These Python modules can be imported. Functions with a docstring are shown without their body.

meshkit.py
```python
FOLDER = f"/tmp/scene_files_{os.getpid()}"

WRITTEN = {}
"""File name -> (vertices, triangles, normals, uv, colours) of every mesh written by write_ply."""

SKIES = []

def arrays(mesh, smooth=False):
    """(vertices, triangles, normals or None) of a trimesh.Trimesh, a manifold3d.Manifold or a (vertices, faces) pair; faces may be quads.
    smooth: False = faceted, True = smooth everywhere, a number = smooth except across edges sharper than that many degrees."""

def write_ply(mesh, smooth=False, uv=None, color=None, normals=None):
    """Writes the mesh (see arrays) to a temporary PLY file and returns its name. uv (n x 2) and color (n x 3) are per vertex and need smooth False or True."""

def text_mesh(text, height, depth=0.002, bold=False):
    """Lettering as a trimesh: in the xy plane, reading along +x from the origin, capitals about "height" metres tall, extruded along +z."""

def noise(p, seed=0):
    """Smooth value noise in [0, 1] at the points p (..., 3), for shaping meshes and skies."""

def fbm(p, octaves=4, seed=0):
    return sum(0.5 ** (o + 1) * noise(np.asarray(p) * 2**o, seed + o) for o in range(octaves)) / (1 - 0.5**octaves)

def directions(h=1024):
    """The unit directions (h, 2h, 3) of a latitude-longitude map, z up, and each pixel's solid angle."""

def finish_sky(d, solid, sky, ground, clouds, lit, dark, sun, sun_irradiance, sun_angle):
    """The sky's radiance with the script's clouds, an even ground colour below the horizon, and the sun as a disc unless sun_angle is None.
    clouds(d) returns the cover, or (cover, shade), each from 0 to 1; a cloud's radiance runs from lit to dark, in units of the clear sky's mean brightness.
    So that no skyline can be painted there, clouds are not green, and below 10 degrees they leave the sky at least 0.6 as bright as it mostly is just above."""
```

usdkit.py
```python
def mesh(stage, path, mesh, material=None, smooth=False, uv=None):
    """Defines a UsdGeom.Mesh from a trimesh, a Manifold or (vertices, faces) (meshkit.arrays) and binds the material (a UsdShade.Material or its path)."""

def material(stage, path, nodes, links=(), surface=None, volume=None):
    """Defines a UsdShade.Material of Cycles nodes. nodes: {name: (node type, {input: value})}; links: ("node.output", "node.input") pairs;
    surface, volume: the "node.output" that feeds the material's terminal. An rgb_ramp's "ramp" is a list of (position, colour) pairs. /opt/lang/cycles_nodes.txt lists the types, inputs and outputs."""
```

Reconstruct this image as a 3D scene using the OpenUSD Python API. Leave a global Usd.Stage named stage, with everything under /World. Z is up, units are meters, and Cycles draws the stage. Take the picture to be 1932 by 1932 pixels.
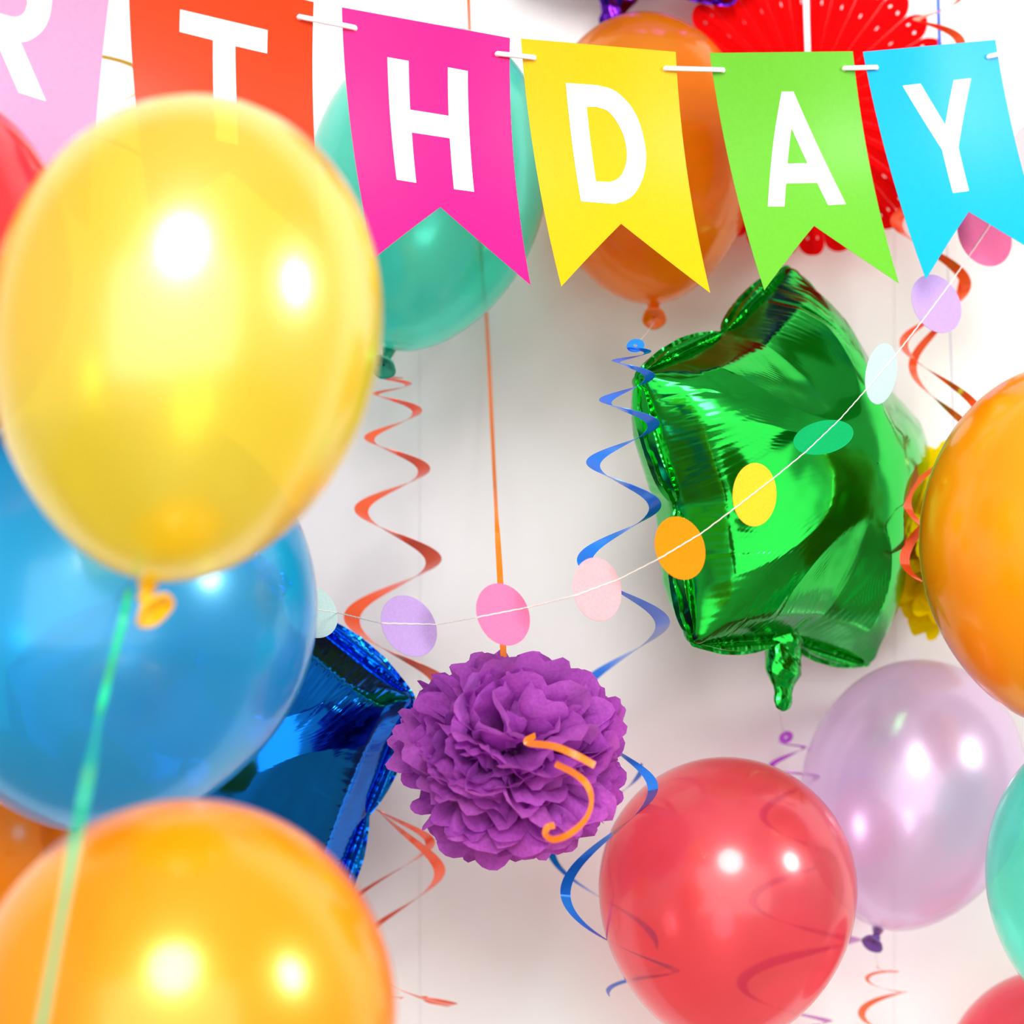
import math, random
import numpy as np, trimesh, usdkit, meshkit
from pxr import Usd, UsdGeom, UsdLux, Gf, Sdf
from scipy.spatial.transform import Rotation as Rot
import scipy.sparse as sp, scipy.sparse.linalg as spl
import shapely
from shapely.geometry import Polygon, Point, LineString
from shapely import affinity

stage = Usd.Stage.CreateInMemory()
UsdGeom.SetStageUpAxis(stage, UsdGeom.Tokens.z)
UsdGeom.SetStageMetersPerUnit(stage, 1.0)
UsdGeom.Xform.Define(stage, '/World')

# ---------------------------------------------------------------- camera, lamps, exposure
EYE = 1.5                                   # camera height; it looks along +y at the decorated wall
K = 966 / 0.28                              # pixels of the picture per unit of tangent
cam = UsdGeom.Camera.Define(stage, '/World/camera')
cam.AddTranslateOp().Set(Gf.Vec3d(0, 0, EYE))
cam.AddRotateXOp().Set(90.0)
cam.CreateHorizontalApertureAttr(36.0); cam.CreateVerticalApertureAttr(36.0)
cam.CreateFocalLengthAttr(18.0 / 0.28)
cam.CreateClippingRangeAttr(Gf.Vec2f(0.05, 50))
cam.CreateFStopAttr(2.4); cam.CreateFocusDistanceAttr(1.80)
cam.CreateExposureAttr(0.17)

def aim(x, pos, target):
    f = np.array(target, float) - pos; f /= np.linalg.norm(f)
    r = np.cross(f, [0, 0, 1]); r /= np.linalg.norm(r); u = np.cross(r, f)
    m = np.eye(4); m[0, :3], m[1, :3], m[2, :3], m[3, :3] = r, u, -f, pos
    x.AddTransformOp().Set(Gf.Matrix4d(m.tolist()))

def lamp(name, pos, target, radius, intensity, color=(1, 1, 1)):
    l = UsdLux.DiskLight.Define(stage, '/World/' + name)
    l.CreateRadiusAttr(radius); l.CreateIntensityAttr(intensity); l.CreateColorAttr(Gf.Vec3f(*color))
    aim(l, pos, target)

lamp('studio_octabox', (0.0, -1.45, EYE + 1.75), (0.0, 2.1, EYE - 0.9), 0.72, 17.5, (1, .985, .965))
lamp('studio_softbox', (2.30, 0.50, EYE + 0.75), (0.0, 2.1, EYE - 0.30), 0.34, 28.0, (1, .985, .965))

wl = UsdLux.RectLight.Define(stage, '/World/window_light')        # daylight from the broad windows behind the camera
wl.CreateWidthAttr(6.5); wl.CreateHeightAttr(4.0); wl.CreateIntensityAttr(1.75); wl.CreateColorAttr(Gf.Vec3f(1, 1, .99))
aim(wl, (0, -3.15, 2.02), (0, 2.2, 2.02))

# ---------------------------------------------------------------- helpers
def lin(r, g, b):
    c = np.array([r, g, b]) / 255.0
    return tuple(np.where(c < .04045, c / 12.92, ((c + .055) / 1.055) ** 2.4))

def P(px, py, y):
    """the point at distance y in front of the camera that was measured at (px, py)"""
    return np.array([(px - 966) / K * y, y, EYE + (966 - py) / K * y])

def S(px, y):                                # measured length in pixels -> metres
    return px / K * y

used = {}
def path_of(name, parent=None):
    base = (parent.GetPath().pathString if parent else '/World') + '/' + name
    k = used.get(base, 0); used[base] = k + 1
    return base if k == 0 else f'{base}_{k:03d}'

def tag(p, label=None, cat=None, group=None, kind=None):
    for k, v in (('label', label), ('category', cat), ('group', group), ('kind', kind)):
        if v: p.SetCustomDataByKey(k, v)
    return p

def thing(name, label, cat, loc=(0, 0, 0), rot=None, group=None):
    x = UsdGeom.Xform.Define(stage, path_of(name))
    m = np.eye(4); m[3, :3] = loc
    if rot is not None: m[:3, :3] = rot.as_matrix().T
    x.AddTransformOp().Set(Gf.Matrix4d(m.tolist()))
    return tag(x.GetPrim(), label, cat, group)

def obj(name, mesh, mat, parent=None, smooth=False, label=None):
    g = usdkit.mesh(stage, path_of(name, parent), mesh, mat, smooth)
    g.CreateDoubleSidedAttr(True)
    return tag(g.GetPrim(), label)

def join(ms): return trimesh.util.concatenate(ms)

def grid_faces(nu, nv, wrap_u=False):
    i, j = np.meshgrid(np.arange(nu if wrap_u else nu - 1), np.arange(nv - 1), indexing='ij')
    a = i * nv + j; b = ((i + 1) % nu) * nv + j
    return np.vstack([np.stack([a, b, b + 1], -1).reshape(-1, 3), np.stack([a, b + 1, a + 1], -1).reshape(-1, 3)])

def spline(pts, n):
    """Catmull-Rom through pts (k, d)"""
    pts = np.asarray(pts, float)
    q = np.vstack([2 * pts[0] - pts[1], pts, 2 * pts[-1] - pts[-2]])
    t = np.linspace(0, len(pts) - 1, n); i = np.minimum(t.astype(int), len(pts) - 2); f = (t - i)[:, None]
    p0, p1, p2, p3 = q[i], q[i + 1], q[i + 2], q[i + 3]
    return .5 * (2 * p1 + (p2 - p0) * f + (2 * p0 - 5 * p1 + 4 * p2 - p3) * f ** 2 + (3 * p1 - p0 - 3 * p2 + p3) * f ** 3)

def tube(pts, r, sides=6):
    pts = np.asarray(pts, float); n = len(pts)
    t = np.gradient(pts, axis=0); t /= np.linalg.norm(t, axis=1, keepdims=True)
    u = np.cross(t[0], [0.13, 1, 0.31]); u /= np.linalg.norm(u); us = []
    for k in range(n):
        u = u - t[k] * (u @ t[k]); u /= np.linalg.norm(u); us.append(u)
    us = np.array(us); vs = np.cross(t, us); a = np.linspace(0, 2 * np.pi, sides, endpoint=False)
    r = np.broadcast_to(r, n)[:, None, None]
    v = pts[:, None] + r * (np.cos(a)[None, :, None] * us[:, None] + np.sin(a)[None, :, None] * vs[:, None])
    f = []
    for k in range(n - 1):
        for s in range(sides):
            s2 = (s + 1) % sides
            f += [[k * sides + s, k * sides + s2, (k + 1) * sides + s2], [k * sides + s, (k + 1) * sides + s2, (k + 1) * sides + s]]
    for s in range(1, sides - 1):
        f += [[0, s + 1, s], [(n - 1) * sides, (n - 1) * sides + s, (n - 1) * sides + s + 1]]
    return trimesh.Trimesh(v.reshape(-1, 3), f, process=False)

def strip(c, w, width, thick=.00025):
    """flat ribbon with centre line c, unit width direction w"""
    c, w = np.asarray(c, float), np.asarray(w, float)
    t = np.gradient(c, axis=0); t /= np.linalg.norm(t, axis=1, keepdims=True)
    w = w / np.linalg.norm(w, axis=1, keepdims=True)
    n = np.cross(t, w); n /= np.maximum(np.linalg.norm(n, axis=1, keepdims=True), 1e-9)
    h = np.broadcast_to(width, len(c))[:, None] / 2
    ring = np.stack([c - w * h - n * thick / 2, c + w * h - n * thick / 2, c + w * h + n * thick / 2, c - w * h + n * thick / 2], 1)
    k = len(c); f = []
    for i in range(k - 1):
        for s in range(4):
            s2 = (s + 1) % 4
            f += [[i * 4 + s, i * 4 + s2, i * 4 + 4 + s2], [i * 4 + s, i * 4 + 4 + s2, i * 4 + 4 + s]]
    f += [[0, 2, 1], [0, 3, 2], [(k - 1) * 4, (k - 1) * 4 + 1, (k - 1) * 4 + 2], [(k - 1) * 4, (k - 1) * 4 + 2, (k - 1) * 4 + 3]]
    return trimesh.Trimesh(ring.reshape(-1, 3), f, process=False)

def lathe(prof, seg=48, ridge=None):
    prof = np.asarray(prof, float); a = np.linspace(0, 2 * np.pi, seg, endpoint=False)
    r = prof[None, :, 0] * (1 + (ridge(a)[:, None] if ridge else np.zeros((seg, 1))) * prof[None, :, 2])
    v = np.stack([r * np.cos(a)[:, None], r * np.sin(a)[:, None], np.broadcast_to(prof[None, :, 1], r.shape)], -1)
    return trimesh.Trimesh(v.reshape(-1, 3), grid_faces(seg, len(prof), True)[:, ::-1], process=False)

# ---------------------------------------------------------------- materials
L = '/World/Looks/'
UsdGeom.Scope.Define(stage, '/World/Looks')

def pbr(name, color, rough=.5, extra=None, noise=None, bump=None):
    n = {'p': ('principled_bsdf', {'base_color': color, 'roughness': rough, **(extra or {})})}; l = []
    if noise:
        sc, amt = noise
        n['tc'] = ('texture_coordinate', {}); n['n'] = ('noise_texture', {'scale': sc, 'detail': 1.0})
        n['r'] = ('rgb_ramp', {'ramp': [(0.3, tuple(np.array(color) * (1 - amt))), (0.7, tuple(np.minimum(np.array(color) * (1 + amt), 1)))]})
        l += [('tc.object', 'n.vector'), ('n.fac', 'r.fac'), ('r.color', 'p.base_color')]
    if bump:
        sc, st, di = bump
        n['tc2'] = ('texture_coordinate', {}); n['bn'] = ('noise_texture', {'scale': sc, 'detail': 1.0}); n['b'] = ('bump', {'strength': st, 'distance': di})
        l += [('tc2.object', 'bn.vector'), ('bn.fac', 'b.height'), ('b.normal', 'p.normal')]
    return usdkit.material(stage, L + name, n, l, 'p.BSDF')

def balloon_mat(name, color, see=.35, tint=None, sheen=.17, sheen_col=None, back=.4):
    """thin stretched pearl latex: partly clear face-on, denser at grazing angles and near the neck, glossy on both sides"""
    tint = tint or tuple(np.asarray(color) ** .6)
    sheen_col = sheen_col or tuple(.2 + .8 * np.asarray(color))
    n = {'lw': ('layer_weight', {'blend': .5}), 'fr': ('rgb_ramp', {'ramp': [(q, (.028 + .9 * q ** 5,) * 3) for q in np.linspace(0, 1, 33)]}),     # a thin film reflects alike from both sides
         'd': ('diffuse_bsdf', {'color': color}), 't': ('translucent_bsdf', {'color': color}),
         'x': ('transparent_bsdf', {'color': tint}),
         'g': ('glossy_bsdf', {'color': sheen_col, 'roughness': .30, 'distribution': 'ggx'}),
         'c': ('glossy_bsdf', {'color': (1, 1, 1), 'roughness': .15, 'distribution': 'ggx'}),
         'dens': ('rgb_ramp', {'ramp': [(0, (see,) * 3), (.6, (see * .96,) * 3), (.85, (see * .72,) * 3), (1, (see * .35,) * 3)]}),
         'm1': ('mix_closure', {'fac': back}), 'm2': ('mix_closure', {}), 'm3': ('mix_closure', {'fac': sheen}), 'm4': ('mix_closure', {})}
    l = [('lw.facing', 'dens.fac'), ('d.BSDF', 'm1.closure1'), ('t.BSDF', 'm1.closure2'),
         ('m1.closure', 'm2.closure1'), ('x.BSDF', 'm2.closure2'), ('dens.color', 'm2.fac'),
         ('m2.closure', 'm3.closure1'), ('g.BSDF', 'm3.closure2'), ('m3.closure', 'm4.closure1'), ('c.BSDF', 'm4.closure2'), ('lw.facing', 'fr.fac'), ('fr.color', 'm4.fac')]
    if not see:                                                      # a pigmented, opaque skin
        l = [x for x in l if x[1].split('.')[0] not in ('m1', 'm2', 'dens') and not x[0].startswith('m2')] + [('d.BSDF', 'm3.closure1')]
        n = {k: v for k, v in n.items() if k not in ('m1', 'm2', 't', 'x', 'dens')}
    return usdkit.material(stage, L + name, n, l, 'm4.closure')

def foil_mat(name, color, rough=.12, metal=1.0, ripple=None):
    n = {'p': ('principled_bsdf', {'base_color': color, 'roughness': rough, 'metallic': metal})}
    l = []
    n['tc'] = ('texture_coordinate', {}); n['n'] = ('noise_texture', {'scale': 26.0, 'detail': 1.0}); n['b'] = ('bump', {'strength': .12, 'distance': .01})
    l += [('tc.object', 'n.vector'), ('n.fac', 'b.height'), ('b.normal', 'p.normal')]
    return usdkit.material(stage, L + name, n, l, 'p.BSDF')

def tissue_mat(name, color, tcol, back=.4):
    n = {'tc': ('texture_coordinate', {}), 'n': ('noise_texture', {'scale': 320.0, 'detail': 1.0}),
         'r': ('rgb_ramp', {'ramp': [(.3, tuple(np.array(color) * .82)), (.7, tuple(np.minimum(np.array(color) * 1.15, 1)))]}),
         'b': ('bump', {'strength': .3, 'distance': .002}),
         'd': ('diffuse_bsdf', {}), 't': ('translucent_bsdf', {'color': tcol}), 'm': ('mix_closure', {'fac': back})}
    l = [('tc.object', 'n.vector'), ('n.fac', 'r.fac'), ('r.color', 'd.color'), ('n.fac', 'b.height'), ('b.normal', 'd.normal'),
         ('d.BSDF', 'm.closure1'), ('t.BSDF', 'm.closure2')]
    return usdkit.material(stage, L + name, n, l, 'm.closure')

def matt(name, color, noise):
    c = np.array(color)
    return usdkit.material(stage, L + name, {'tc': ('texture_coordinate', {}), 'n': ('noise_texture', {'scale': noise[0], 'detail': 1.0}),
                           'r': ('rgb_ramp', {'ramp': [(.3, tuple(c * (1 - noise[1]))), (.7, tuple(c * (1 + noise[1])))]}), 'd': ('diffuse_bsdf', {})},
                           [('tc.object', 'n.vector'), ('n.fac', 'r.fac'), ('r.color', 'd.color')], 'd.BSDF')

M = {}
M['wall'] = matt('wall_paint', (.88, .88, .89), (3.0, .012))
M['room'] = matt('room_paint', (.52, .52, .52), (2.0, .03))
M['floor'] = pbr('floor_boards', (.30, .22, .15), .45, noise=(5.0, .15))
M['cord'] = pbr('white_cord', (.92, .92, .93), .45, noise=(60.0, .04))
M['thread'] = pbr('thread', (.85, .82, .76), .7, noise=(400.0, .08))
M['nylon'] = pbr('nylon_thread', (.85, .85, .85), .3, {'transmission_weight': .3})
def paper(name, c, rough=.38): return pbr(name, tuple(np.array(c) * .82), rough, {'specular_ior_level': .22}, noise=(260.0, .025), bump=(300.0, .04, .001))
def card(name, c): return pbr(name, tuple(np.array(c) * .84), .8, {'specular_ior_level': .15}, noise=(500.0, .05), bump=(500.0, .15, .001))

# ---------------------------------------------------------------- the room
D = 2.20                                    # the decorated wall's face
def bx(x0, x1, y0, y1, z0, z1, ch=0):
    m = trimesh.creation.box([x1 - x0, y1 - y0, z1 - z0]); m.apply_translation([(x0 + x1) / 2, (y0 + y1) / 2, (z0 + z1) / 2]); return m
def chamfer_panel(x0, x1, z0, z1, y, t, c=.003):
    o = np.array([[x0, z0], [x1, z0], [x1, z1], [x0, z1]]); i = np.array([[x0 + c, z0 + c], [x1 - c, z0 + c], [x1 - c, z1 - c], [x0 + c, z1 - c]])
    v = [[*p[:1], y + t, p[1]] for p in o] + [[p[0], y + c, p[1]] for p in o] + [[p[0], y, p[1]] for p in i]
    f = []
    for k in range(4):
        k2 = (k + 1) % 4
        for a in (0, 4): f += [[a + k, a + k2, a + 4 + k2], [a + k, a + 4 + k2, a + 4 + k]]
    f += [[8, 9, 10], [8, 10, 11], [0, 2, 1], [0, 3, 2]]
    m = trimesh.Trimesh(np.array(v, float), f, process=False); m.fix_normals(); return m
X0, X1, Y0, Z1 = -3.3, 3.3, -3.2, 4.2
w = thing('wall_back', 'plain white wall of broad smooth boards behind all the decorations', 'wall'); tag(w, kind='structure')
obj('backing', bx(X0, X1, D + .012, D + .12, 0, Z1), M['wall'], w)
seams = [X0, P(186 - 895, 0, D)[0], P(-100, 0, D)[0], P(792, 0, D)[0], P(1687, 0, D)[0], P(2582, 0, D)[0], X1]
for a, b in zip(seams[:-1], seams[1:]):
    obj('wall_panel', chamfer_panel(a + .0001, b - .0001, 0, Z1, D, .012, .0006), M['wall'], w)
for nm, m, mt, lb in (('floor', bx(X0, X1, Y0, D + .12, -.1, 0), M['floor'], 'brown boarded floor below the decorations'),
                      ('ceiling', bx(X0, X1, Y0, D + .12, Z1, Z1 + .1), M['room'], 'pale ceiling above the decorations'),
                      ('wall_left', bx(X0 - .1, X0, Y0, D + .12, 0, Z1), M['room'], 'pale grey side wall to the left'),
                      ('wall_right', bx(X1, X1 + .1, Y0, D + .12, 0, Z1), M['room'], 'pale grey side wall to the right'),
                      ('wall_front', bx(X0, X1, Y0 - .1, Y0, 0, Z1), M['room'], 'pale grey wall behind the camera')):
    tag(obj(nm, m, mt), lb, nm.split('_')[0], kind='structure')

# ---------------------------------------------------------------- latex balloons
KNOT = [(.0080, .010, 0), (.0062, .003, 0), (.0046, -.001, 0), (.0064, -.003, .1), (.0070, -.0045, .1), (.0052, -.0065, .1), (.0060, -.0085, .25), (.0095, -.0115, .3), (.0130, -.0140, .2),
        (.0150, -.0158, .1), (.0158, -.0170, .06), (.0155, -.0184, .04), (.0142, -.0190, .04), (.0122, -.0180, .06), (.0095, -.0160, .2), (.0055, -.0140, .3), (.0015, -.0130, 0)]
def balloon(label, cx, cy, rx, rt, rb, y, mat, knot_mat, tilt=0, pitch=0, knot=(0, 0), taper=.12, kscale=1.0):
    """rx, rt, rb: half width, height above and below the widest place, in measured pixels at distance y. tilt: degrees the neck swings towards the picture's left"""
    a, t, b = S(rx, y), S(rt, y), S(rb, y)
    rot = Rot.from_euler('x', pitch, degrees=True) * Rot.from_euler('y', tilt, degrees=True)
    o = thing('balloon', label, 'balloon', P(cx, cy, y), rot, 'latex balloons hung before the wall')
    phi = np.linspace(0, np.pi, 90); z = np.cos(phi); s = np.maximum(-z, 0)
    r = a * np.sin(phi) * (1 - taper * s ** 2.2); zz = np.where(z > 0, t * z, b * z)
    keep = ~((phi > 2) & (r < .0075))
    prof = [(p, q) for p, q in zip(r[keep], zz[keep])]
    prof += [(.0068, -b - .0025), (.0055, -b - .006)]
    obj('skin', lathe([(p, q, 0) for p, q in prof], 112), mat, o, True)
    k = lathe(np.array(KNOT) * [kscale, kscale, 1], 40, lambda g: .5 * np.sin(5 * g) + .3 * np.sin(3 * g + 1))
    v = np.array(k.vertices); bend = np.clip((-v[:, 2] - .004 * kscale) / (.005 * kscale), 0, 1)
    v2 = Rot.from_euler('yx', knot, degrees=True).apply(v - [0, 0, -.005 * kscale]) + [0, 0, -.005 * kscale]
    k.vertices = v * (1 - bend[:, None]) + v2 * bend[:, None]
    k.apply_translation([0, 0, -b - .008])
    obj('knot', k, knot_mat, o, True)
    return o

def latex(name, c, dark, **kw):
    return balloon_mat(name, lin(*c), **kw), pbr(name + '_knot', lin(*dark), .35, {'coat_weight': .3})
yel = latex('pearl_yellow', (255, 232, 10), (250, 195, 0), see=.44, tint=lin(255, 248, 140), back=.5, sheen=.2, sheen_col=(1, .98, .62))
blu = latex('pearl_blue', (0, 202, 255), (0, 100, 185), see=.55, tint=lin(70, 220, 255))
org = latex('pearl_orange', (255, 140, 0), (240, 110, 0), see=0, tint=lin(255, 205, 20), sheen_col=(1, .7, .15))
org2 = latex('deep_orange', (255, 158, 10), (255, 110, 0), see=.42, tint=lin(255, 200, 90), sheen=.08, sheen_col=(1, .6, .1), back=.5)
red = latex('pearl_red', (245, 40, 50), (220, 30, 30), see=0, tint=lin(255, 90, 90))
teal = latex('pearl_teal', (30, 236, 210), (0, 130, 100), see=.8, tint=lin(180, 252, 241), sheen=.12)
lav = latex('pearl_lavender', (236, 210, 246), (110, 70, 160), see=.82, tint=lin(250, 240, 253))
coral = latex('clear_coral_red', (255, 70, 86), (220, 30, 40), see=.78, sheen=.08, sheen_col=(1, .5, .5), tint=lin(255, 168, 178))
ora = latex('glossy_amber', (255, 152, 0), (240, 120, 0), see=0, tint=lin(255, 200, 20), sheen_col=(1, .65, .12))

balloon('large pearly yellow balloon in front of the red T pennant, nearest of the hanging balloons', 356, 615, 364, 432, 488, 1.30, *yel, tilt=9, knot=(-48, -42), taper=.06, kscale=1.0)
balloon('big translucent blue balloon below the yellow one', 205, 1150, 392, 400, 420, 1.62, *blu, tilt=6)
balloon('large glossy orange balloon at the lower left corner with two white glints', 345, 1925, 403, 415, 460, 1.25, *org, tilt=3)
balloon('small orange balloon peeking out at the left edge under the blue balloon', -62, 1610, 232, 240, 270, 1.78, *org2)
balloon('red balloon at the left edge in front of the pale pink pennant', -170, 500, 300, 355, 380, 1.50, *red)
balloon('teal balloon behind the magenta H pennant', 805, 350, 226, 300, 318, 1.96, *teal, tilt=13, knot=(8, -50), kscale=.95)
balloon('deep orange balloon behind the yellow D pennant', 1219, 300, 207, 274, 274, 2.06, *org2, tilt=-3, knot=(6, -62), kscale=.85)
balloon('large amber orange balloon cut by the right edge beside the green foil star', 2008, 1020, 268, 334, 350, 1.75, *ora, tilt=2)
balloon('pale lavender balloon between the coral balloon and the right edge', 1722, 1490, 208, 248, 268, 2.06, *lav, tilt=14, knot=(22, -45), kscale=.8)
balloon('see-through coral red balloon at the bottom, in front of the blue swirl', 1372, 1672, 242, 242, 300, 1.88, *coral, tilt=4)
balloon('turquoise balloon at the right edge below the amber balloon', 2098, 1650, 232, 285, 300, 1.80, *teal, tilt=2)
balloon('red balloon showing only its rim in the bottom right corner', 1998, 2082, 222, 248, 260, 1.98, *coral)

# ---------------------------------------------------------------- foil star balloons
def star_outline(R, q, n):
    pts = []
    for k in range(10):
        a = math.radians(90 + 36 * k); r = R if k % 2 == 0 else R * q
        pts.append((r * math.cos(a), r * math.sin(a)))
    return Polygon(pts).buffer(-.010).buffer(.010, 24).buffer(.03, 24).buffer(-.03, 24)

def foil_star(label, centre, rot, R, mat, n_theta=900, n_s=52, thick=.125, q=.73, tail=None, tail_mat=None, seed=3, tail_at=270):
    rng = np.random.default_rng(seed)
    o = thing('foil_star_balloon', label, 'foil balloon', centre, rot, 'foil star balloons')
    pg = star_outline(R, q, 0); qt = .6
    th = np.linspace(0, 2 * np.pi, n_theta, endpoint=False)
    b = np.array(pg.exterior.coords); ang = np.unwrap(np.arctan2(b[:, 1], b[:, 0])); rad = np.hypot(b[:, 0], b[:, 1])
    if ang[-1] < ang[0]: ang, rad = ang[::-1], rad[::-1]
    a0 = ang[0]; rho = np.interp((th - a0) % (2 * np.pi) + a0, ang, rad)
    # inflated height: a membrane over the outline
    N = 150; ax = np.linspace(-R, R, N); hx = ax[1] - ax[0]; gx, gy = np.meshgrid(ax, ax, indexing='ij')
    inside = shapely.contains_xy(pg, gx, gy); idx = -np.ones((N, N), int); idx[inside] = np.arange(inside.sum())
    rows, cols, vals = [], [], []
    ii = idx[inside]; pos = np.argwhere(inside)
    for dx, dy in ((1, 0), (-1, 0), (0, 1), (0, -1)):
        nb = pos + [dx, dy]; ok = (nb >= 0).all(1) & (nb < N).all(1); j = np.full(len(pos), -1); j[ok] = idx[nb[ok, 0], nb[ok, 1]]
        g = j >= 0; rows.append(ii[g]); cols.append(j[g]); vals.append(-np.ones(g.sum()))
    A = sp.csr_matrix((np.concatenate(vals), (np.concatenate(rows), np.concatenate(cols))), (len(ii), len(ii))) + 4 * sp.eye(len(ii))
    u = np.zeros((N, N)); u[inside] = spl.spsolve(A.tocsc(), np.full(len(ii), hx * hx))
    s = 1 - (1 - np.linspace(0, 1, n_s)) ** 1.8
    s[0] = .004
    X = rho[:, None] * np.cos(th)[:, None] * s; Y = rho[:, None] * np.sin(th)[:, None] * s
    fi = np.clip((X + R) / hx, 0, N - 1.001); fj = np.clip((Y + R) / hx, 0, N - 1.001); i0, j0 = fi.astype(int), fj.astype(int); fx, fy = fi - i0, fj - j0
    U = u[i0, j0] * (1 - fx) * (1 - fy) + u[i0 + 1, j0] * fx * (1 - fy) + u[i0, j0 + 1] * (1 - fx) * fy + u[i0 + 1, j0 + 1] * fx * fy
    dist = shapely.distance(pg.exterior, shapely.points(X, Y))
    umax = u.max()
    H = thick * (np.minimum(U, umax) / umax) ** .56
    near = np.clip(dist / .022, 0, 1)
    H = np.minimum(H, thick * .62 * np.sqrt(np.maximum(dist, 0) / .05) + .0) * near + np.sqrt(np.maximum(dist, 0)) * .19 * (1 - near)
    # arc length of the nearest seam point: for the puckers
    B = np.c_[rho * np.cos(th), rho * np.sin(th)]; arc = np.r_[0, np.cumsum(np.linalg.norm(np.diff(B, axis=0), axis=1))]
    proj = shapely.line_locate_point(shapely.LineString(np.vstack([B, B[:1]])), shapely.points(X, Y))
    # fine ribs and a few long pulls running inwards from the seam
    seg_tip = np.abs(((np.degrees(th) - 90) % 72) - 36) / 36          # 1 at tips, 0 at the inner corners
    def side(k):
        r2 = np.random.default_rng(seed * 10 + k)
        ph = r2.uniform(0, 6.28, 3)
        reach = .030 + .045 * meshkit.noise(np.stack([proj / .05, 0 * proj + k, 0 * proj], -1), seed)
        env = np.exp(-(dist / reach) ** 2) * np.clip(dist / .016, 0, 1)
        rib = .55 * np.sin(proj * 2 * np.pi / .0062 + ph[0] + 2.0 * np.sin(proj * 60)) + .45 * np.sin(proj * 2 * np.pi / .0101 + ph[1])
        d = .00035 * env * rib
        for c in r2.uniform(0, arc[-1], 16):
            g = np.abs((proj - c + arc[-1] / 2) % arc[-1] - arc[-1] / 2)
            wd = r2.uniform(.0012, .003); ln = r2.uniform(.04, .085)
            d -= r2.uniform(.0006, .0018) * np.exp(-(g / wd) ** 2) * np.exp(-(dist / ln) ** 2.5) * np.clip(dist / .012, 0, 1)
        # slack ridges that run out of the inner corners towards the middle
        d += .0026 * (meshkit.fbm(np.stack([X / .07, Y / .07, 0 * X + k], -1), 3, seed) - .5) * np.clip(dist / .03, 0, 1)
        return d
    front = np.stack([X, -(H + side(1)), Y], -1); back = np.stack([X, H + side(2), Y], -1)
    for m, flip in ((front, False), (back, True)):
        m[:, -1, 1] = 0
        f = grid_faces(n_theta, n_s, True)
        obj('front_panel' if not flip else 'back_panel', trimesh.Trimesh(m.reshape(-1, 3), f[:, ::-1] if flip else f, process=False), mat, o, True)
    # welded seam flange
    fl = np.array([1.0, 1.0]); nrm = np.c_[np.gradient(B[:, 1]), -np.gradient(B[:, 0])]; nrm /= np.linalg.norm(nrm, axis=1, keepdims=True)
    wv = .0003 * np.sin(arc * 2 * np.pi / .011) + .0012 * np.sin(arc * 2 * np.pi / .037)
    rings = [(-.001, 0, -.0003), (.0030, 1, -.0003), (.0030, 1, .0003), (-.001, 0, .0003)]
    V = np.stack([np.c_[B[:, 0] + nrm[:, 0] * e, k * wv + t, B[:, 1] + nrm[:, 1] * e] for e, k, t in rings], 1)
    obj('seam', trimesh.Trimesh(V.reshape(-1, 3), grid_faces(n_theta, 4, True), process=False), mat, o, True)
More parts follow.
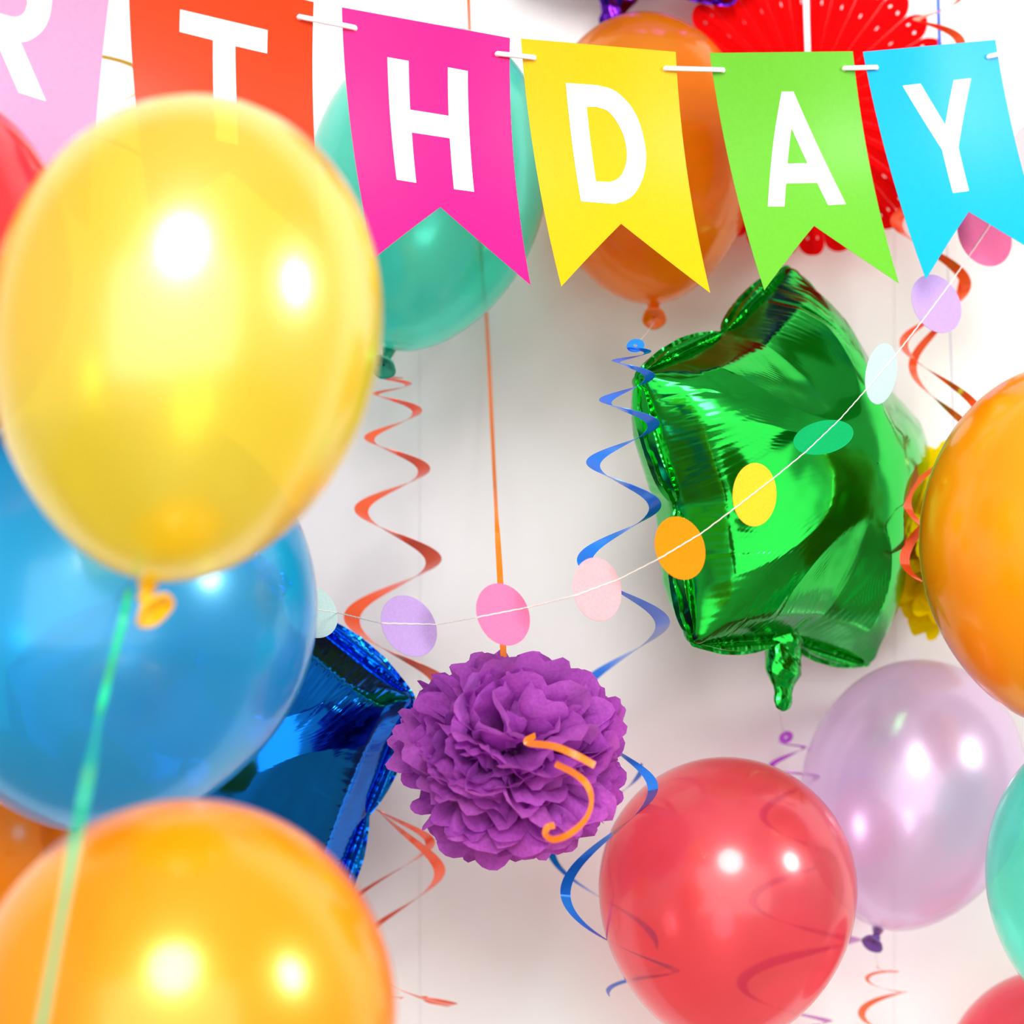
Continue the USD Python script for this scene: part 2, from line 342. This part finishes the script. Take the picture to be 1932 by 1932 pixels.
    if tail:
        ln, wd, lean = tail
        na, nl = 48, 70; a = np.linspace(0, 2 * np.pi, na, endpoint=False); l = np.linspace(0, 1, nl)
        wprof = np.interp(l, [0, .06, .5, .7, .8, .86, .93, .98, 1], [.9, 1, 1, .95, .62, .5, .55, .45, .05]) * wd / 2
        tprof = np.interp(l, [0, .4, .72, .8, .9, 1], [.9, .8, .6, .3, .3, .1]) * wd / 2 * .75
        Xt = np.cos(a)[:, None] * wprof; Yt = np.sin(a)[:, None] * tprof
        nn = meshkit.fbm(np.stack([np.cos(a)[:, None] * 2 + 0 * l, np.sin(a)[:, None] * 2 + 0 * l, (l * 9)[None] + 0 * Xt], -1), 4, seed)
        sc = 1 + .75 * (nn - .5); Yt *= sc * 1.2; Xt *= (1 + .2 * (nn - .5))
        ca = math.radians(tail_at); base = np.array([R * .5 * math.cos(ca), R * .5 * math.sin(ca)])
        dirn = np.array([math.cos(ca), math.sin(ca)]); per = np.array([-dirn[1], dirn[0]])
        G = base + (l * ln)[None, :, None] * dirn + Xt[..., None] * per
        V = np.stack([G[..., 0] + lean * l * ln, Yt, G[..., 1]], -1)
        obj('filling_tail', trimesh.Trimesh(V.reshape(-1, 3), grid_faces(na, nl, True), process=False), tail_mat or mat, o, True)
    return o

green_foil = foil_mat('green_foil', lin(34, 176, 60), .14)
blue_foil = foil_mat('blue_foil', lin(14, 112, 215), .10)
purple_foil = foil_mat('purple_foil', lin(85, 25, 150), .14)
g_rot = Rot.from_euler('zyx', [.696, .034, -.162])
g_c = np.array([.295, 1.973, EYE + .037])
foil_star('shiny green foil star balloon with a hanging tail, behind the dot garland', g_c, g_rot, .238, green_foil, tail=(.132, .046, .0))
foil_star('shiny blue foil star balloon between the blue balloon and the purple pom-pom', P(388, 1415, 1.95), Rot.from_euler('zyx', [-5, 3, 2], degrees=True), .2325, blue_foil, seed=8, q=.80)
foil_star('purple foil star balloon at the top edge, only its tail and a tip showing', P(1250, -327, 2.09), Rot.from_euler('zyx', [-3, 15, 2], degrees=True), .22, purple_foil, n_theta=600, n_s=40, tail=(.128, .052, 0), seed=12)

# ---------------------------------------------------------------- birthday banner
FLAGS = [  # name of colour, corners TL TR BR BL in measured pixels, notch, bow, letter outlines, label
    ('pale_pink', lin(255, 160, 205), [(-160, -160), (212, -48), (168, 440), (-196, 330)], .74, -6,
     ([(-62, -112), *spline([(28, -86), (62, -70), (86, -42), (97, -5), (97, 11), (92, 36), (80, 58), (58, 75), (39, 80)], 40).tolist(), (87, 191), (35.5, 174.6), (-2, 88), (-22, 83), (-22, 158), (-66, 145)],
      [[(-21, -52), *spline([(14, -42), (36, -28), (51, 0), (50, 14), (43, 27), (27, 32.5), (0, 26)], 30).tolist(), (-21, 20)]]), 'pale pink pennant with a white R', 'R'),
    ('tomato_red', lin(255, 66, 22), [(242, -80), (592, 4), (612, 476), (286, 420)], .74, -10,
     ([(340, 18), (505, 57), (504, 101), (444, 87), (446, 180), (450, 274), (408, 264), (403, 180), (402, 76), (339, 60)], []), 'tomato red pennant with a white T', 'T'),
    ('hot_pink', lin(255, 25, 140), [(645, 14), (962, 72), (1001, 538), (705, 488)], .74, -12,
     ([(731, 108), (771, 115), (774, 207), (846.4, 218.5), (845, 127), (882.6, 134), (885, 235.5), (894.6, 362), (856.5, 357), (848.5, 261), (777, 250), (785.5, 345), (748.5, 339), (735, 203)], []), 'hot pink pennant with a white H', 'H'),
    ('bright_yellow', lin(255, 194, 0), [(983, 73), (1275, 98), (1340, 553), (1059, 541)], .73, -11,
     ([(1067.4, 156.5), *spline([(1125, 160.5), (1158, 170), (1187, 196), (1205, 228), (1216, 268), (1219, 301), (1214, 333), (1200, 362), (1183, 377), (1160, 385)], 40).tolist(), (1096, 380)],
      [[(1107, 201.5), *spline([(1125, 202), (1147, 210), (1165, 232), (1178, 261), (1182.6, 290), (1180, 312), (1171, 331.5), (1156, 342), (1140, 343)], 36).tolist(), (1124.6, 342)]]), 'bright yellow pennant with a white D', 'D'),
    ('apple_green', lin(108, 198, 50), [(1339, 100), (1609, 97), (1696, 535), (1442, 548)], .74, -11,
     ([(1474.7, 173), (1497, 173), (1596, 385), (1562.4, 387), (1542, 345), (1483, 346), (1480, 389.5), (1448.7, 389.5), (1460, 261)],
      [[(1493, 241), (1523.7, 308), (1485.6, 309)]]), 'apple green pennant with a white A', 'A'),
    ('sky_blue', lin(0, 182, 245), [(1628, 98), (1878, 75), (1982, 492), (1747, 527)], .74, -10,
     ([(1703, 162), (1736.7, 158), (1783.4, 236), (1799.4, 151.4), (1832, 148), (1808, 278), (1828, 360), (1798, 364), (1777.6, 282.6)], []), 'sky blue pennant with a white Y', 'Y'),
]
def banner_depth(px): return 1.63 + .30 * px / 1932
banner = thing('letter_banner', 'paper banner of coloured swallow-tailed pennants spelling RTHDAY across the top', 'banner', (0, 1.8, EYE))
BO = np.array([0, 1.8, EYE])
letter_mat = pbr('white_print', (.93, .93, .94), .4, noise=(200.0, .01))
class Flag:
    def __init__(self, c, bow, k): self.c, self.bow, self.k = np.array(c, float), bow, k
    def px(self, uv):
        u, v = uv[:, :1], uv[:, 1:]; a, b, c, d = self.c
        p = a * (1 - u) * (1 - v) + b * u * (1 - v) + c * u * v + d * (1 - u) * v
        return p + np.c_[self.bow * 4 * v * (1 - v), 0 * v]
    def uv(self, p):
        p = np.asarray(p, float); q = np.full((len(p), 2), .5)
        for _ in range(25):
            e = 1e-4; f = self.px(q) - p; ju = (self.px(q + [e, 0]) - self.px(q)) / e; jv = (self.px(q + [0, e]) - self.px(q)) / e
            det = ju[:, 0] * jv[:, 1] - ju[:, 1] * jv[:, 0]
            q = q - np.c_[(f[:, 0] * jv[:, 1] - f[:, 1] * jv[:, 0]) / det, (ju[:, 0] * f[:, 1] - ju[:, 1] * f[:, 0]) / det]
        return q
    def depth(self, uv):
        u, v = uv[:, 0], uv[:, 1]; t = self.c[0] * (1 - u)[:, None] + self.c[1] * u[:, None]
        wob = math.sin(self.k * 2.1)
        return banner_depth(t[:, 0]) + .022 * np.sin(np.pi * v * .9) * (1 + .3 * wob) - .012 * v * v - .008 * np.sin(np.pi * u) * (1 - .5 * v)
    def at(self, uv, off=0.0):
        p = self.px(uv); y = self.depth(uv) - off
        return np.c_[(p[:, 0] - 966) / K * y, y, EYE + (966 - p[:, 1]) / K * y] - BO
def sheet(flag, poly, off, thick, size=.045):
    m = trimesh.creation.extrude_polygon(poly, 1.0, engine='earcut')
    v, f = trimesh.remesh.subdivide_to_size(np.array(m.vertices) * [1, 1, .001], m.faces, size, max_iter=14)
    uv = v[:, :2]; out = flag.at(uv, off); out[:, 1] -= (v[:, 2] / .001) * thick
    m = trimesh.Trimesh(out, f[:, ::-1], process=True); trimesh.repair.fix_normals(m); return m
holes = []
for k, (cn, col, corners, notch, bow, (outer, inner), lab, ch) in enumerate(FLAGS):
    fl = Flag(corners, bow, k)
    pg = Polygon([(0, 0), (1, 0), (1, 1), (.5, notch), (0, 1)])
    hs = np.array([(.075, .075), (.925, .075)])
    for h in hs: pg = pg.difference(affinity.scale(Point(*h).buffer(1, 12), .013, .0085))
    pm = obj('pennant', sheet(fl, pg, 0, .0005), paper('paper_' + cn, col), banner, 40, lab)
    poly = Polygon(fl.uv(outer), [fl.uv(i) for i in inner])
    obj('letter', sheet(fl, poly, .0006, .0003, .03), letter_mat, pm, 40, 'white printed letter ' + ch)
    holes.append((fl, hs))
cordpts = []
for fl, hs in holes:
    for q, (h, s) in enumerate(((hs[0], -1), (hs[1], 1))):
        a = fl.at(h[None])[0]
        front, back = a - [0, .0035, 0], a + [0, .0035, 0]
        cordpts += [front, a, back] if s < 0 else [back, a, front]
    # behind the paper between its own two holes the cord sags a little
i = 0; full = []
for n in range(len(holes)):
    f1, m1, b1, b2, m2, f2 = cordpts[6 * n:6 * n + 6]
    full += [f1, m1, b1, (b1 + b2) / 2 + [0, .006, -.006], b2, m2, f2]
full = [full[0] + np.array([-.06, 0, .02])] + full + [full[-1] + np.array([.12, .03, .035])]
dense = []
for a, b in zip(full[:-1], full[1:]):
    n = max(2, int(np.linalg.norm(b - a) / .006)); dense += [a + (b - a) * t for t in np.linspace(0, 1, n, endpoint=False)]
dense.append(full[-1])
obj('cord', tube(dense, .0026, 8), M['cord'], banner, True)

# ---------------------------------------------------------------- dot garland
DOTS = [  # centre, half axes, direction of the long axis (degrees), depth, colour, label
    (1955, 292, 60, 46, 100, 2.02, 'blush', (255, 200, 205), 'pale blush dot'),
    (1858, 443, 62, 46, 118, 1.985, 'pink', (255, 120, 170), 'pink dot'),
    (1767, 573, 58, 42, 118, 1.93, 'lilac', (190, 160, 225), 'lilac dot'),
    (1662.5, 705.5, 58, 28.5, 81, 1.86, 'mint', (196, 228, 232), 'pale mint dot'),
    (1553, 825, 57, 31, 13, 1.79, 'emerald', (0, 185, 105), 'emerald green dot'),
    (1424, 933.5, 60, 41, 88, 1.745, 'golden', (255, 205, 45), 'golden yellow dot'),
    (1283.5, 1034, 61, 46, 108, 1.72, 'tangerine', (255, 140, 0), 'tangerine dot'),
    (1127, 1112, 60.5, 45, 101, 1.71, 'blush', (255, 180, 188), 'blush pink dot'),
    (949.5, 1159, 61, 48, 116, 1.71, 'pink', (255, 122, 172), 'candy pink dot'),
    (772, 1181, 62, 48, 124, 1.715, 'lilac', (190, 160, 225), 'lilac dot'),
    (586, 1152, 58, 44, 135, 1.80, 'mint', (205, 236, 236), 'pale mint dot'),
]
GO = P(1283, 1034, 1.72)
garland = thing('dot_garland', 'garland of paper dots on white thread swooping across the green foil star', 'garland', GO)
cm = {}; planes = []
for (cx, cy, a, b, ang, y, cn, col, lab) in DOTS:
    r = S(a, y); th_ = math.radians(ang); tilt = math.acos(b / a) * (-1 if cn == 'emerald' else 1)
    m = lathe([(.00001, -.0004, 0), (r * .5, -.0004, 0), (r - .0003, -.0004, 0), (r, -.0001, 0), (r, .0001, 0), (r - .0003, .0004, 0), (r * .5, .0004, 0), (.00001, .0004, 0)], 56)
    # disc normal towards the camera, then turned about its long axis
    eye = np.array([0, 0, EYE]) - P(cx, cy, y); eye /= np.linalg.norm(eye)
    long_ = np.array([math.cos(th_), 0, math.sin(th_)]); long_ -= eye * (long_ @ eye); long_ /= np.linalg.norm(long_)
    nn = Rot.from_rotvec(long_ * tilt).apply(eye)
    rot = Rot.from_matrix(np.c_[long_, np.cross(nn, long_), nn])
    m.apply_transform(np.block([[rot.as_matrix(), np.zeros((3, 1))], [np.zeros((1, 3)), np.ones((1, 1))]]))
    m.apply_translation(P(cx, cy, y) - GO); planes.append((cx, cy, y, nn, a, b, ang))
    key = cn + str(col[1])
    if key not in cm: cm[key] = card('card_' + key, lin(*col))
    obj('dot', m, cm[key], garland, 40, lab)
TPTS = [P(1995, 205, 2.03)]
for k, (cx, cy, y, nn, a, b, ang) in enumerate(planes):
    nx = DOTS[min(k + 1, len(DOTS) - 1)]; pv = DOTS[max(k - 1, 0)]
    dr = np.array([nx[0] - pv[0], nx[1] - pv[1]], float); dr /= np.linalg.norm(dr)
    ca, sa = math.cos(math.radians(ang)), -math.sin(math.radians(ang))
    lo, la = dr @ [ca, sa], dr @ [-sa, ca]
    ext = 1 / math.sqrt((lo / a) ** 2 + (la / b) ** 2)
    c0 = P(cx, cy, y)
    for f in (-1, -.5, 0, .5, 1):                   # the seam lies on the card, from rim to rim
        ray = P(cx + dr[0] * ext * f, cy + dr[1] * ext * f - 4, 1.0) - [0, 0, EYE]
        yy = ((c0 - [0, 0, EYE]) @ nn) / (ray @ nn)
        TPTS.append(ray * (yy - .0012) + [0, 0, EYE])
TPTS += [P(480, 1142, 1.80), P(400, 1130, 1.84)]
dense = []
for a_, b_ in zip(TPTS[:-1], TPTS[1:]):
    n_ = max(3, int(np.linalg.norm(b_ - a_) / .0035)); dense += [a_ + (b_ - a_) * q for q in np.linspace(0, 1, n_, endpoint=False)]
tp = np.array(dense) - GO
ph = 1.9 * np.arange(len(tp))
# the machine stitch: it rides just in front of the cards and wobbles
tp += np.c_[.00015 * np.sin(ph), 0 * ph, .0002 * np.cos(ph)]
obj('thread', tube(tp, .00065, 5), M['thread'], garland, True)

# ---------------------------------------------------------------- foil swirls
def swirl_strand(ext, y, wpx, depth=1.0, phase=0.0, n=44):
    """ext: the turning points left/right of a hanging foil spiral, in pixels; each half turn goes round the back or the front"""
    e = np.array(ext, float); nk = len(e)
    mid = np.array([(e[max(i - 1, 0)] + 2 * e[i] + e[min(i + 1, nk - 1)]) / 4 for i in range(nk)])
    N = (nk - 1) * n + 1; t = np.linspace(0, nk - 1, N)
    midx = spline(mid[:, :1], N)[:, 0]
    side = np.array([e[i, 0] - mid[i, 0] for i in range(nk)]); sg = 1 if side[0] > 0 else -1
    rad = spline(np.abs(side)[:, None], N)[:, 0]
    zpx = spline(e[:, 1:2], N)[:, 0]
    a = np.pi * t + phase
    y = np.interp(t, np.linspace(0, nk - 1, len(y)), y) if np.ndim(y) else y
    px = midx + sg * rad * np.cos(a)
    yy = y + depth * S(rad, y) * np.sin(a) * sg
    c = np.c_[(px - 966) / K * y, yy, EYE + (966 - zpx) / K * y]
    w = np.c_[sg * np.cos(a), depth * np.sin(a) * sg, .25 * np.ones(N)]
    ww = spline(np.asarray(wpx, float)[:, None] if np.ndim(wpx) else np.full((nk, 1), wpx), N)[:, 0] if (np.ndim(wpx) == 0 or len(wpx) == nk) else np.interp(t, np.linspace(0, nk - 1, len(wpx)), wpx)
    return c, w, S(ww, y)

def swirl(label, strands, y, mat, disc=None, hook=None):
    o0 = P(*strands[0][0][0], y)
    o = thing('foil_swirl', label, 'swirl decoration', o0, None, 'hanging foil swirls')
    for ext, w, dp, *ys in strands:
        c, wd, ww = swirl_strand(ext, ys[0] if ys else y, w, dp)
        taper = np.clip(np.minimum(np.arange(len(c)) + 2, len(c) + 1 - np.arange(len(c))) / 10, 0, 1)
        obj('spiral_strip', strip(c - o0, wd, ww * taper), mat, o, 40)
    if disc:
        cx, cy, r, ax, ay = disc
        R_ = S(r, y)
        m = lathe([(R_ * .22, -.0002, 0), (R_ * .9, -.0002, 0), (R_, 0, 0), (R_ * .9, .0002, 0), (R_ * .22, .0002, 0), (R_ * .2, 0, 0), (R_ * .22, -.0002, 0)], 32)
        m.apply_transform(np.block([[Rot.from_euler('xy', [ax, ay], degrees=True).as_matrix(), np.zeros((3, 1))], [np.zeros((1, 3)), np.ones((1, 1))]]))
        m.apply_translation(P(cx, cy, y) - o0)
        obj('hanging_tab', m, mat, o, 40)
    if hook:
        pts = np.array([P(h[0], h[1], h[2] if len(h) > 2 else y) for h in hook]); m = tube(spline(pts, 24) - o0, .0004, 5)
        obj('thread', m, M['nylon'], o, True)
    return o

def strip_foil(name, c, metal=.3): return foil_mat(name, lin(*c), .2, metal)
f_red = strip_foil('red_orange_foil', (255, 92, 40)); f_blue = strip_foil('cobalt_foil', (25, 135, 255)); f_pur = strip_foil('violet_foil', (190, 70, 215)); f_cop = strip_foil('copper_foil', (245, 120, 70)); f_yel = strip_foil('gold_foil', (255, 205, 60))
swirl('red-orange foil swirl hanging left of the purple pom-pom, under the teal balloon',
      [([(718, 712), (770, 724), (708, 743), (787, 775), (697, 826), (800, 885), (682, 960), (818, 1056), (664, 1163), (829, 1292), (655, 1400)], [9, 13, 14, 19, 20, 24, 27, 31, 31, 31, 28], .9),
       ([(655, 1400), (829, 1640), (640, 1830), (756, 1885)], [24, 22, 18, 12], .9),
       ([(660, 1450), (812, 1592), (600, 1790)], [20, 19, 16], .9),
       ([(650, 1790), (853, 1897), (806, 1880)], [10, 20, 14], .8)], 2.0, f_red, disc=(740, 712, 22, 10, 4), hook=[(745, 660), (742, 690), (740, 711)])
swirl('blue foil swirl between the purple pom-pom and the green star',
      [([(1183, 655), (1222, 664), (1162, 682), (1226, 712), (1142, 757), (1233, 803), (1119, 875), (1236, 957), (1102, 1060), (1250, 1180), (1085, 1330), (1232, 1490), (1067, 1690), (1275, 1835), (1150, 1880)], [10, 14, 16, 20, 24, 24, 27, 24, 28, 28, 27, 20, 20, 15, 9], .9, [1.78] * 9 + [1.86, 2.06, 1.80, 1.86, 2.03, 1.92]),
       ([(1210, 1440), (1040, 1605), (1240, 1790)], [16, 17, 14], .7, [1.99, 2.02, 2.06])], 1.78, f_blue, disc=(1199, 652, 17, 52, -14), hook=[(1236, 604, 2.03), (1220, 628, 1.92), (1200, 650, 1.79)])
swirl('violet foil swirl hanging from the green star tail behind the coral balloon',
      [([(1468, 1400), (1517, 1410), (1455, 1447), (1541, 1467), (1440, 1540), (1575, 1620), (1420, 1700), (1611, 1778), (1400, 1860), (1560, 1930), (1420, 1990)], [6, 9, 11, 14, 15, 17, 18, 30, 20, 17, 14], .6)], 2.12, f_pur, disc=(1483, 1391, 14, 40, -35), hook=[(1469, 1326, 1.97), (1473, 1360, 2.04), (1480, 1385)])
swirl('small copper foil swirl below the lavender balloon',
      [([(1655, 1822), (1694, 1834), (1636, 1848), (1706, 1873), (1626, 1916), (1712, 1955), (1620, 2000)], [4, 7, 8, 13, 14, 16, 16], .9)], 2.08, f_cop, hook=[(1648, 1780), (1652, 1800), (1656, 1822)])
swirl('red-orange foil swirl at the top right, passing behind the blue pennant and the amber balloon',
      [([(1790, -60), (1815, -10), (1729, 38), (1812, 90), (1715, 190), (1815, 290), (1692, 425), (1822, 545), (1706, 655), (1850, 800), (1714, 960), (1850, 1130)], [12, 14, 14, 18, 20, 22, 24, 20, 17, 16, 17, 16], .7, [2.06] * 8 + [2.04, 1.97, 1.905, 1.93]),
       ([(1810, 530), (1722, 690), (1850, 860), (1708, 1065), (1820, 1160)], [16, 16, 16, 19, 16], .5, [2.06, 2.05, 1.97, 1.90, 1.93])], 2.06, f_red)
swirl('gold foil swirl barely showing between the pink and the red pennants',
      [([(100, 95), (275, 140), (90, 230), (290, 320)], [10, 12, 13, 13], .8)], 2.02, f_yel, hook=[(102, 95), (104, -60), (106, -260)])

# ---------------------------------------------------------------- straight and curled gift ribbons
def gift_ribbon(label, pts, width, mat, turns, name='gift_ribbon'):
    """pts: (px, py, depth); turns: angle of the flat side at each point, degrees (0 = facing the camera)"""
    n = max(40, len(pts) * 24)
    P3 = spline([P(*p) for p in pts], n); o0 = P3[0].copy()
    t = np.gradient(P3, axis=0); t /= np.linalg.norm(t, axis=1, keepdims=True)
    side = np.cross(t, [0, -1, 0]); side /= np.linalg.norm(side, axis=1, keepdims=True); nrm = np.cross(side, t)
    a = np.radians(np.interp(np.linspace(0, 1, n), np.linspace(0, 1, len(turns)), turns))[:, None]
    m = strip(P3 - o0, side * np.cos(a) + nrm * np.sin(a), width, .0003)
    x = thing(name, label, 'ribbon', o0, None, 'gift ribbons')
    obj('strip', m, mat, x, 40)
    return x
r_or = pbr('orange_ribbon', lin(255, 125, 10), .28, {'coat_weight': .4}, noise=(80.0, .05))
r_teal = pbr('jade_ribbon', lin(0, 195, 140), .28, {'coat_weight': .4}, noise=(80.0, .05))
r_blue = pbr('blue_ribbon', lin(0, 90, 200), .28, {'coat_weight': .4}, noise=(80.0, .05))
r_wht = pbr('pale_ribbon', lin(215, 205, 212), .3, {'coat_weight': .4}, noise=(80.0, .05))
gift_ribbon('long straight orange ribbon running from the top edge down to the purple pom-pom',
            [(882, -140, 1.98), (884, 0, 1.98), (895, 250, 2.17), (909, 500, 2.18), (918, 600, 2.17), (928, 800, 2.05), (936, 960, 1.93), (940, 1030, 1.89), (945, 1120, 1.85), (950, 1240, 1.81), (953, 1310, 1.79)], .0062, r_or, [62, 62, 62, 60, 58, 50, 55, 20, 0, 0, 0])
gift_ribbon('jade green ribbon tied to the yellow balloon, trailing down past the orange balloon',
            [(243, 1112, 1.285), (232, 1170, 1.285), (214, 1240, 1.28), (190, 1340, 1.27), (165, 1470, 1.10), (140, 1600, 1.085), (110, 1760, 1.075), (78, 1935, 1.07), (50, 2080, 1.07)], .0058, r_teal, [60, 20, 50, 10, 50, 30, 52, 45, 50])
gift_ribbon('blue ribbon hanging at the top right behind the sky blue pennant, thin below it',
            [(1770, -90, 2.1), (1770, 0, 2.1), (1773, 90, 2.1), (1779, 300, 2.1), (1787, 480, 2.1), (1793, 640, 2.1), (1799, 800, 2.1), (1806, 960, 2.1)], .0052, r_blue, [20, 20, 30, 60, 80, 84, 86, 86])
gift_ribbon('curled orange ribbon arching across the front of the purple pom-pom, upper piece',
            [(1010, 1388, 1.65), (995, 1396, 1.645), (1000, 1402, 1.64), (1045, 1408, 1.62), (1085, 1424, 1.61), (1122, 1444, 1.615)], .0062, r_or, [30, 30, 15, 5, 10, 25])
gift_ribbon('curled orange ribbon hooking round at the lower front of the purple pom-pom',
            [(1048, 1441, 1.64), (1085, 1460, 1.62), (1108, 1482, 1.61), (1116, 1512, 1.61), (1105, 1545, 1.605), (1075, 1573, 1.60), (1045, 1584, 1.605), (1030, 1575, 1.615), (1033, 1561, 1.625), (1046, 1557, 1.632)], .0058, r_or, [10, 0, 20, 50, 35, 10, 0, 20, 10, 10])
gift_ribbon('flat pale ribbon hanging down in front of the red paper fan',
            [(1519, -120, 2.0), (1521, 0, 2.0), (1524, 100, 2.0), (1527, 200, 2.03)], .0085, r_wht, [25, 25, 30, 30])

# ---------------------------------------------------------------- tissue pom-poms
def pom(label, cx, cy, rx, rz, y, mats, count, seed, lobes=(2, 3), half=.42):
    rng = np.random.default_rng(seed)
    A, C = S(rx, y), S(rz, y); o = thing('tissue_pom_pom', label, 'pom-pom', P(cx, cy, y), None, 'tissue pom-poms')
    nu, nv = 15, 11
    t = np.linspace(-1, 1, nu)[:, None]; s = np.linspace(.10, 1, nv)[None, :]
    for k in range(count):
        z = 1 - 2 * (k + .5) / count; az = k * 2.399963 + rng.normal(0, .12); z = np.clip(z + rng.normal(0, .05), -1, 1)
        rr = math.sqrt(max(1 - z * z, 0)); d = np.array([rr * math.cos(az), rr * math.sin(az), z])
        AXV = np.array([.12, -.74, .66]); AXV /= np.linalg.norm(AXV)
        w0 = np.cross(AXV, d); w0 = w0 if np.linalg.norm(w0) > .05 else np.cross([1.0, 0, 0], d); w0 /= np.linalg.norm(w0)
        roll = rng.normal(0, .32)
        w = Rot.from_rotvec(d * roll).apply(w0); n = np.cross(d, w)
        h = half * rng.uniform(.8, 1.25); nl = rng.integers(lobes[0], lobes[1] + 1); L_ = rng.uniform(.84, 1.06) - (.10 if z < .35 and rng.random() < .5 else 0)
        scal = .85 + .15 * np.abs(np.cos(np.pi * (t * nl / 2 + (0 if nl % 2 else .5)))) ** .55
        scal = scal * (1 - .20 * np.abs(t) ** 5)
        rho = s * (1 - (1 - scal * L_) * s ** 2)
        ang = h * t * (.35 + .65 * s ** .7)
        bendv = rng.normal(-.04, .2)
        cup = rng.normal(0, .10)
        q = np.stack([t * 1.7 + 10 * k + 0 * s, s * 2.4 + 0 * t, 0 * t * s + seed], -1)
        cr = meshkit.fbm(q, 3, seed) - .5
        fold = .030 * np.sin(t * rng.uniform(5, 9) + rng.uniform(0, 6)) * (1.15 - s)
        up = bendv * s ** 2 + cup * (t ** 2 - .4) * s + .34 * cr * s + fold
        dirs = (np.cos(ang)[..., None] * d + np.sin(ang)[..., None] * w)
        v = dirs * rho[..., None] + n * up[..., None]
        v = v * [A, A, C]
        m = trimesh.Trimesh(v.reshape(-1, 3), grid_faces(nu, nv), process=False)
        obj('petal', m, mats[k % len(mats)], o, True)
    core = trimesh.creation.icosphere(3, .3); core.apply_scale([A, A, C])
    cv = np.array(core.vertices); core.vertices = cv * (1 + .25 * (meshkit.noise(cv / .012, 5)[:, None] - .5))
    obj('gathered_core', core, mats[0], o, True)
    return o
pp = [tissue_mat('purple_tissue', lin(192, 96, 202), lin(226, 124, 232), .5), tissue_mat('purple_tissue_deep', lin(176, 82, 188), lin(215, 112, 222), .46)]
yp = [tissue_mat('yellow_tissue', lin(255, 222, 0), lin(255, 226, 0), .5)]
pom('purple tissue paper pom-pom hanging at the centre bottom', 968, 1432, 232, 200, 1.78, pp, 190, 4)
pom('yellow tissue paper pom-pom half hidden behind the green star and the amber balloon', 1785, 1022, 165, 182, 2.085, yp, 80, 9)

# ---------------------------------------------------------------- red pleated paper fan
fan_mat = tissue_mat('red_tissue', lin(242, 14, 18), lin(255, 20, 20), .35)
FC = P(1522, 200, 2.11); FR = S(282, 2.11)
fan = thing('paper_fan', 'round red pleated tissue fan with punched holes behind the green A pennant', 'paper fan', FC)
NP = 32
def half_pleat(sgn):
    da = np.pi / NP; wr = FR * math.sin(da)
    # flat half of a pleat: u outwards, v sideways from the ridge (0) to the valley
    out = [(.03 * FR, 0), (.03 * FR, .03 * wr), (.90 * FR, .90 * wr)]
    for q in np.linspace(0, 1, 9)[1:]: out.append((FR * (.90 + .10 * math.sin(q * np.pi / 2)), .90 * wr * (math.cos(q * np.pi / 2))))
    pg = Polygon(out)
    for u0, v0, a, b in ((.88, .34, .013, .008), (.70, .0, .017, .006)):
        hole = affinity.rotate(affinity.scale(Point(u0 * FR, v0 * wr).buffer(1, 3), a * FR, b * FR), 0)
        pg = pg.difference(hole)
    v, f = trimesh.creation.triangulate_polygon(pg, engine='earcut')
    v = np.array(v); th_ = np.arctan2(v[:, 1], v[:, 0]); 
    lift = .016 * (v[:, 1] / wr) * 1.0                              # ridge towards the room, valley back
    return np.c_[v[:, 0], lift, sgn * v[:, 1]], f[:, ::-1] if sgn > 0 else f
for k in range(NP):
    vs, fs, off = [], [], 0
    for sgn in (1, -1):
        v, f = half_pleat(sgn); vs.append(v); fs.append(f + off); off += len(v)
    v = np.vstack(vs); a = 2 * np.pi * k / NP + .05
    v = np.c_[v[:, 0] * math.cos(a) - v[:, 2] * math.sin(a), v[:, 1] , v[:, 0] * math.sin(a) + v[:, 2] * math.cos(a)]
    obj('pleat', trimesh.Trimesh(v, np.vstack(fs), process=False), fan_mat, fan)
hub = lathe([(.0001, -.004, 0), (.012, -.004, 0), (.014, -.002, 0), (.014, .003, 0), (.0001, .003, 0)], 24); hub.apply_transform(trimesh.transformations.rotation_matrix(np.pi / 2, [1, 0, 0]))
obj('hub', hub, fan_mat, fan, 40)
